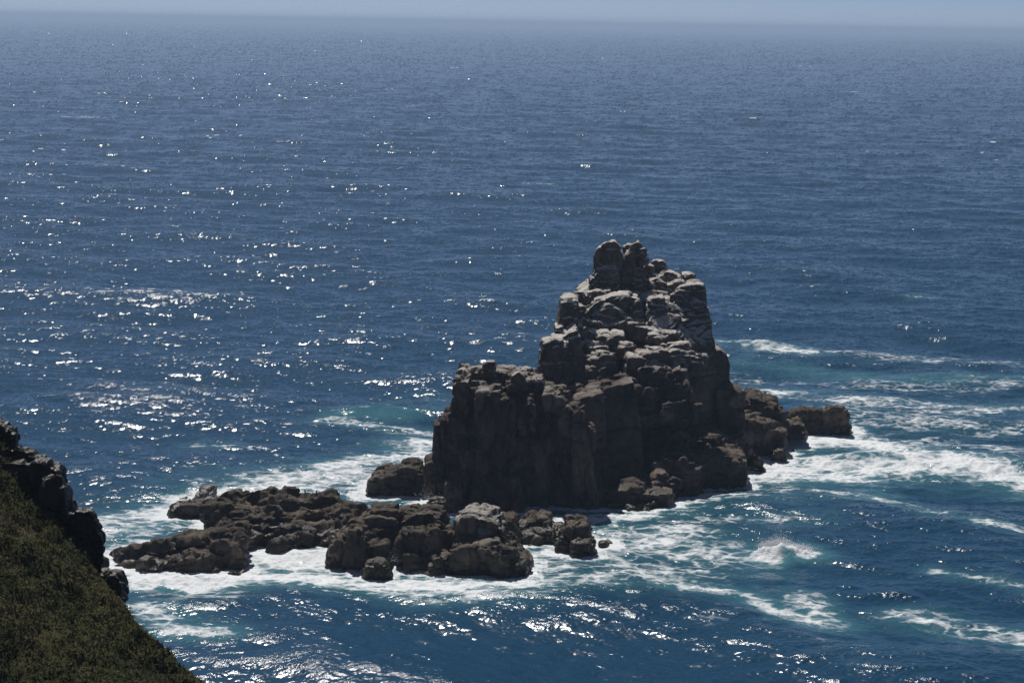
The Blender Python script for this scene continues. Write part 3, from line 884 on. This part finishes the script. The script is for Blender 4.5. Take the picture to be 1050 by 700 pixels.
tag(sea, 'choppy deep blue sea with white foam streaks around the rocks', kind='structure')

# ------------------------------------------------------------------ spray thrown up where surge meets rock
rs = np.random.RandomState(11)
ico = bmesh.new(); bmesh.ops.create_icosphere(ico, subdivisions=1, radius=1.0)
IV = np.array([v.co[:] for v in ico.verts]); IF = np.array([[v.index for v in f.verts] for f in ico.faces]); ico.free()
pv, pf, off = [], [], 0
for (px, py, n, sx_, sy_, hz) in [(795, 564, 5200, .75, .45, .62), (800, 562, 900, .6, .4, 1.1), (811, 565, 2600, 1.0, .45, .36), (755, 462, 420, 1.2, 1.4, 1.2), (745, 488, 260, 2.2, 1, .8), (245, 505, 300, 3.0, 1.0, 1.0), (210, 514, 160, 2, 1, .7),
                                  (440, 515, 160, .8, .8, .9), (770, 354, 300, 4, 1.5, 1.0), (452, 578, 60, .3, .4, .8), (405, 578, 120, .35, .4, 1.2)]:
    c = sea_at(px, py)
    P = np.stack([rs.normal(c[0], sx_, n), rs.normal(c[1], sy_, n), np.abs(rs.normal(0, hz * .6, n)) + .3], 1)
    S = rs.uniform(.015, .05, n) * np.exp(-P[:, 2] * .35)
    v = IV[None] * S[:, None, None] * rs.uniform(.7, 1.5, (n, 1, 3)) + P[:, None, :]
    pv.append(v.reshape(-1, 3)); pf.append((IF[None] + (np.arange(n) * len(IV))[:, None, None] + off).reshape(-1, 3)); off += n * len(IV)
sp = link('spray', mesh_np('spray', np.concatenate(pv), np.concatenate(pf)), plain('spray_white', (0.82, 0.84, 0.86), 0.6, 0.03))
tag(sp, 'white droplets of spray thrown up by the surge against the rocks', 'spray', kind='stuff')

# ================================================================== grassy headland, lower left
EDGE = [(-900, 60, 150), (-500, 150, 132), (-250, 230, 119), (-60, 335, 108), (-30, 392, 103), (2, 446, 98), (24, 470, 96), (52, 508, 94), (74, 548, 92), (101, 588, 90), (128, 614, 88), (152, 641, 86.5), (184, 670, 85), (221, 702, 83.5), (266, 745, 81), (330, 820, 78), (420, 930, 75)]
ep = np.array([at(*e) for e in EDGE])
NU, NV = 260, 240
tu = np.linspace(0, len(EDGE) - 1, NU)
crest = np.stack([np.interp(tu, np.arange(len(EDGE)), ep[:, i]) for i in range(3)], 1)
sv = np.concatenate([np.linspace(-22, -0.6, 40), np.linspace(-0.4, 44, NV - 40)])     # metres from the brink: minus = over the cliff, plus = toward the camera side
U, V = np.meshgrid(np.arange(NU), sv)
base = crest[U.ravel()]
v = V.ravel()
dirn = np.array([-0.16, -1.0, 0.0]); dirn /= np.linalg.norm(dirn)
G = base.copy()
toward = np.clip(v, 0, None); over = np.clip(-v, 0, None)
G += dirn * toward[:, None]
G[:, 2] -= 0.055 * toward - 0.0006 * toward ** 2 + 0.25 * np.exp(-toward / 1.2)
G[:, 1] += over * 0.35
G[:, 0] += over * 0.3
G[:, 2] -= over * 1.9
nn = fbm(G * 0.16, 4, 0.55) * 0.8 + fbm(G * 0.75 + 9, 4, 0.6) * 0.32 + np.abs(fbm(G * 1.6 + 3, 3)) * 0.14
G += np.array([0.5, -.1, 0.85]) * (nn * np.clip(np.abs(v) / 1.2, 0.6, 1))[:, None]
gi = np.arange(NU * NV).reshape(NV, NU)
quads = np.stack([gi[:-1, :-1], gi[:-1, 1:], gi[1:, 1:], gi[1:, :-1]], -1).reshape(-1, 4)


def hill_material():
    k = NT('heath_ground')
    geo = k.n('ShaderNodeNewGeometry'); P = geo.outputs['Position']
    a, b_, c_ = k.noise(P, 0.25, 5), k.noise(P, 1.6, 6, 0.65), k.noise(P, 0.5, 4)
    c = k.mix(k.step(a, .35, .65), (0.030, 0.034, 0.011), (0.055, 0.050, 0.018))
    c = k.mix(k.step(b_, .5, .7, 0, .8), c, (0.018, 0.018, 0.008))
    c = k.mix(k.step(c_, .55, .68, 0, .6), c, (0.075, 0.048, 0.024))
    b = k.n('ShaderNodeBsdfPrincipled'); k.l(c, b.inputs['Base Color']); b.inputs['Roughness'].default_value = .95
    b.inputs['Specular IOR Level'].default_value = .1
    k.l(k.bump(b_, .35, .8), b.inputs['Normal']); k.l(b.outputs[0], k.out.inputs[0])
    return k.m


me = mesh_np('hillside', G, quads)
me.polygons.foreach_set('use_smooth', np.ones(len(me.polygons), bool))
hill = tag(link('hillside', me, hill_material()), 'steep dark green heath slope falling to the sea', kind='structure')

# heather and grass tufts covering the slope
cand = np.nonzero((v > 0.1) & (v < 40))[0]
pick = cand[rs.randint(0, len(cand), 60000)]
P0 = G[pick] + rs.uniform(-.12, .12, (len(pick), 3))
patch = fbm(P0 * 0.35 + 5, 3)
keep = patch > -0.9
P0, patch = P0[keep], patch[keep]
lv, lf, lc, off = [], [], [], 0
nb = 7
n = len(P0)
for kblade in range(nb):
    az = rs.uniform(0, math.tau, n); tilt = rs.uniform(.3, 1.4, n)
    hgt = rs.uniform(.05, .14, n) * (1 + patch * .7); wid = rs.uniform(.015, .045, n)
    dx = np.stack([np.cos(az) * np.sin(tilt), np.sin(az) * np.sin(tilt), np.cos(tilt)], 1)
    sd = np.stack([-np.sin(az), np.cos(az), np.zeros(n)], 1) * wid[:, None]
    o0 = P0 + rs.uniform(-.12, .12, (n, 3)) * np.array([1, 1, .2])
    a = o0 - sd; c = o0 + sd; d2 = o0 + dx * hgt[:, None] + sd * .4; e = o0 + dx * hgt[:, None] - sd * .4
    lv.append(np.stack([a, c, d2, e], 1).reshape(-1, 3))
    lf.append(np.arange(n * 4).reshape(n, 4) + off); off += n * 4
km = NT('heath_leaves')
geo = km.n('ShaderNodeNewGeometry')
ri_ = geo.outputs['Random Per Island']
c = km.mix(ri_, (0.040, 0.050, 0.011), (0.090, 0.092, 0.024))
c = km.mix(km.step(km.noise(geo.outputs['Position'], .45, 4), .5, .66, 0, .75), c, (0.12, 0.072, 0.036))
c = km.mix(km.step(km.noise(geo.outputs['Position'], .3, 3), .55, .4, 0, .75), c, (0.016, 0.022, 0.008))
bs = km.n('ShaderNodeBsdfPrincipled'); km.l(c, bs.inputs['Base Color']); bs.inputs['Roughness'].default_value = .8
bs.inputs['Specular IOR Level'].default_value = .15
km.l(bs.outputs[0], km.out.inputs[0])
tag(link('heath', mesh_np('heath', np.concatenate(lv), np.concatenate(lf)), km.m), 'dark green and brown heather and grass covering the slope', 'heath', kind='stuff')

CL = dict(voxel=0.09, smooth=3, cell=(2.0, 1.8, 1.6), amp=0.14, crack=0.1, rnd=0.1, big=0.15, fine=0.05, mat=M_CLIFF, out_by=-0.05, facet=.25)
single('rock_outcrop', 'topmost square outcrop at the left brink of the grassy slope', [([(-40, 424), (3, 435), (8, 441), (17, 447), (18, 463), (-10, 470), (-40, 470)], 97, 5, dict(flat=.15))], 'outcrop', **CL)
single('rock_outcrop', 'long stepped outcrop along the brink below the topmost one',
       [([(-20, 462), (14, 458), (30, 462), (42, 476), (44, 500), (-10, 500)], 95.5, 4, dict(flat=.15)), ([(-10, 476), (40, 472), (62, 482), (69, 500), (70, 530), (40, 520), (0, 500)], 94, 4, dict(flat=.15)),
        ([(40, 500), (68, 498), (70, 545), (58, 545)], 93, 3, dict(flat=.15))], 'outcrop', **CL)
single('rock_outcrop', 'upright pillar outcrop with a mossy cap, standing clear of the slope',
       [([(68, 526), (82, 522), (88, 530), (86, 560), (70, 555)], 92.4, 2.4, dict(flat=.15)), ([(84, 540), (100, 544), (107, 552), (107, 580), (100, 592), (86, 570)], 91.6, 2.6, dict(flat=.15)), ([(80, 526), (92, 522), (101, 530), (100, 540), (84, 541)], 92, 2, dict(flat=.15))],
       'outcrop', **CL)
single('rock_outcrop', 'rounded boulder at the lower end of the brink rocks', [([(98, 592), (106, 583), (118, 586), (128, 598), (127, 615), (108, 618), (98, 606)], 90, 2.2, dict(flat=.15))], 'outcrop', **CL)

# ================================================================== birds stand on the rock under them
dg = bpy.context.evaluated_depsgraph_get()


def ground(px, py):
    d = Vector(ray(px, py)).normalized()
    hit, loc, *_ = scene.ray_cast(dg, Vector((0, 0, CAM_H)), d)
    return loc


for (label, px, mat, rz, up, sz, py0, py1) in [
        ('dark bird standing on the reef crest, left one of the pair', 312.5, M_BIRD, 2.6, .75, .5, 480, 530),
        ('dark bird standing on the reef crest, right one of the pair', 325, M_BIRD, 0.5, .7, .46, 480, 530),
        ('dark bird on the left corner of the flat-topped buttress', 471, M_BIRD, 2.9, .7, .5, 360, 400)]:
    for py in np.arange(py0, py1, 0.5):
        h = ground(px, py)
        if h.z > 0.9:
            bird(label, px, py + 0.6, h.y, mat, rz, up, sz)
            break

# ================================================================== haze over the sea
hm = NT('sea_haze')
pvn = hm.n('ShaderNodeVolumePrincipled')
pvn.inputs['Color'].default_value = (0.52, 0.67, 0.87, 1)
pvn.inputs['Density'].default_value = 1.7e-4
pvn.inputs['Anisotropy'].default_value = 0.2
hm.l(pvn.outputs[0], hm.out.inputs['Volume'])
bm = bmesh.new(); bmesh.ops.create_cube(bm, size=1.0)
x0, x1, y0, y1, z0, z1 = -26000, 26000, -300, 49000, -14, 70
for vv in bm.verts:
    vv.co = (x0 if vv.co.x < 0 else x1, y0 if vv.co.y < 0 else y1, z0 if vv.co.z < 0 else z1)
me = bpy.data.meshes.new('haze'); bm.to_mesh(me); bm.free()
hz = link('haze', me, hm.m)
tag(hz, 'pale sea haze thickening toward the horizon', 'haze', kind='stuff')

# ================================================================== light
SUN_EL, SUN_AZ = R(55), R(-16)          # azimuth from +Y, minus = left of the view
w = bpy.data.worlds.new('World'); scene.world = w
w.use_nodes = True
nt = w.node_tree; nt.nodes.clear()
sky = nt.nodes.new('ShaderNodeTexSky'); sky.sky_type = 'NISHITA'
sky.sun_disc = False
sky.sun_elevation = SUN_EL
sky.sun_rotation = SUN_AZ
sky.air_density, sky.dust_density, sky.ozone_density = 0.28, 0.2, 3.0
bg = nt.nodes.new('ShaderNodeBackground'); bg.inputs['Strength'].default_value = 0.067
wo = nt.nodes.new('ShaderNodeOutputWorld')
tint = nt.nodes.new('ShaderNodeMix'); tint.data_type = 'RGBA'; tint.blend_type = 'MULTIPLY'; tint.inputs[0].default_value = 1.0
tint.inputs[7].default_value = (1.01, 0.99, 1.0, 1)
nt.links.new(sky.outputs[0], tint.inputs[6]); nt.links.new(tint.outputs[2], bg.inputs[0]); nt.links.new(bg.outputs[0], wo.inputs[0])
sd = bpy.data.lights.new('sun', 'SUN'); sd.energy = 4.0; sd.angle = R(0.53); sd.color = (1.0, 0.96, 0.91)
sun = bpy.data.objects.new('sun', sd); COL.objects.link(sun)
sdir = Vector((math.sin(SUN_AZ) * math.cos(SUN_EL), math.cos(SUN_AZ) * math.cos(SUN_EL), math.sin(SUN_EL)))
sun.rotation_euler = sdir.to_track_quat('Z', 'Y').to_euler()

vs = scene.view_settings
vs.view_transform = 'Standard'; vs.look = 'None'; vs.gamma = 1; vs.exposure = 0.0; vs.use_curve_mapping = False
cy = scene.cycles
cy.use_denoising = True; cy.denoiser = 'OPENIMAGEDENOISE'; cy.denoising_prefilter = 'NONE'
cy.max_bounces = 6; cy.diffuse_bounces = 3; cy.glossy_bounces = 3; cy.volume_bounces = 1
cy.sample_clamp_indirect = 6
cy.filter_width = 1.5
scene.render.film_transparent = False
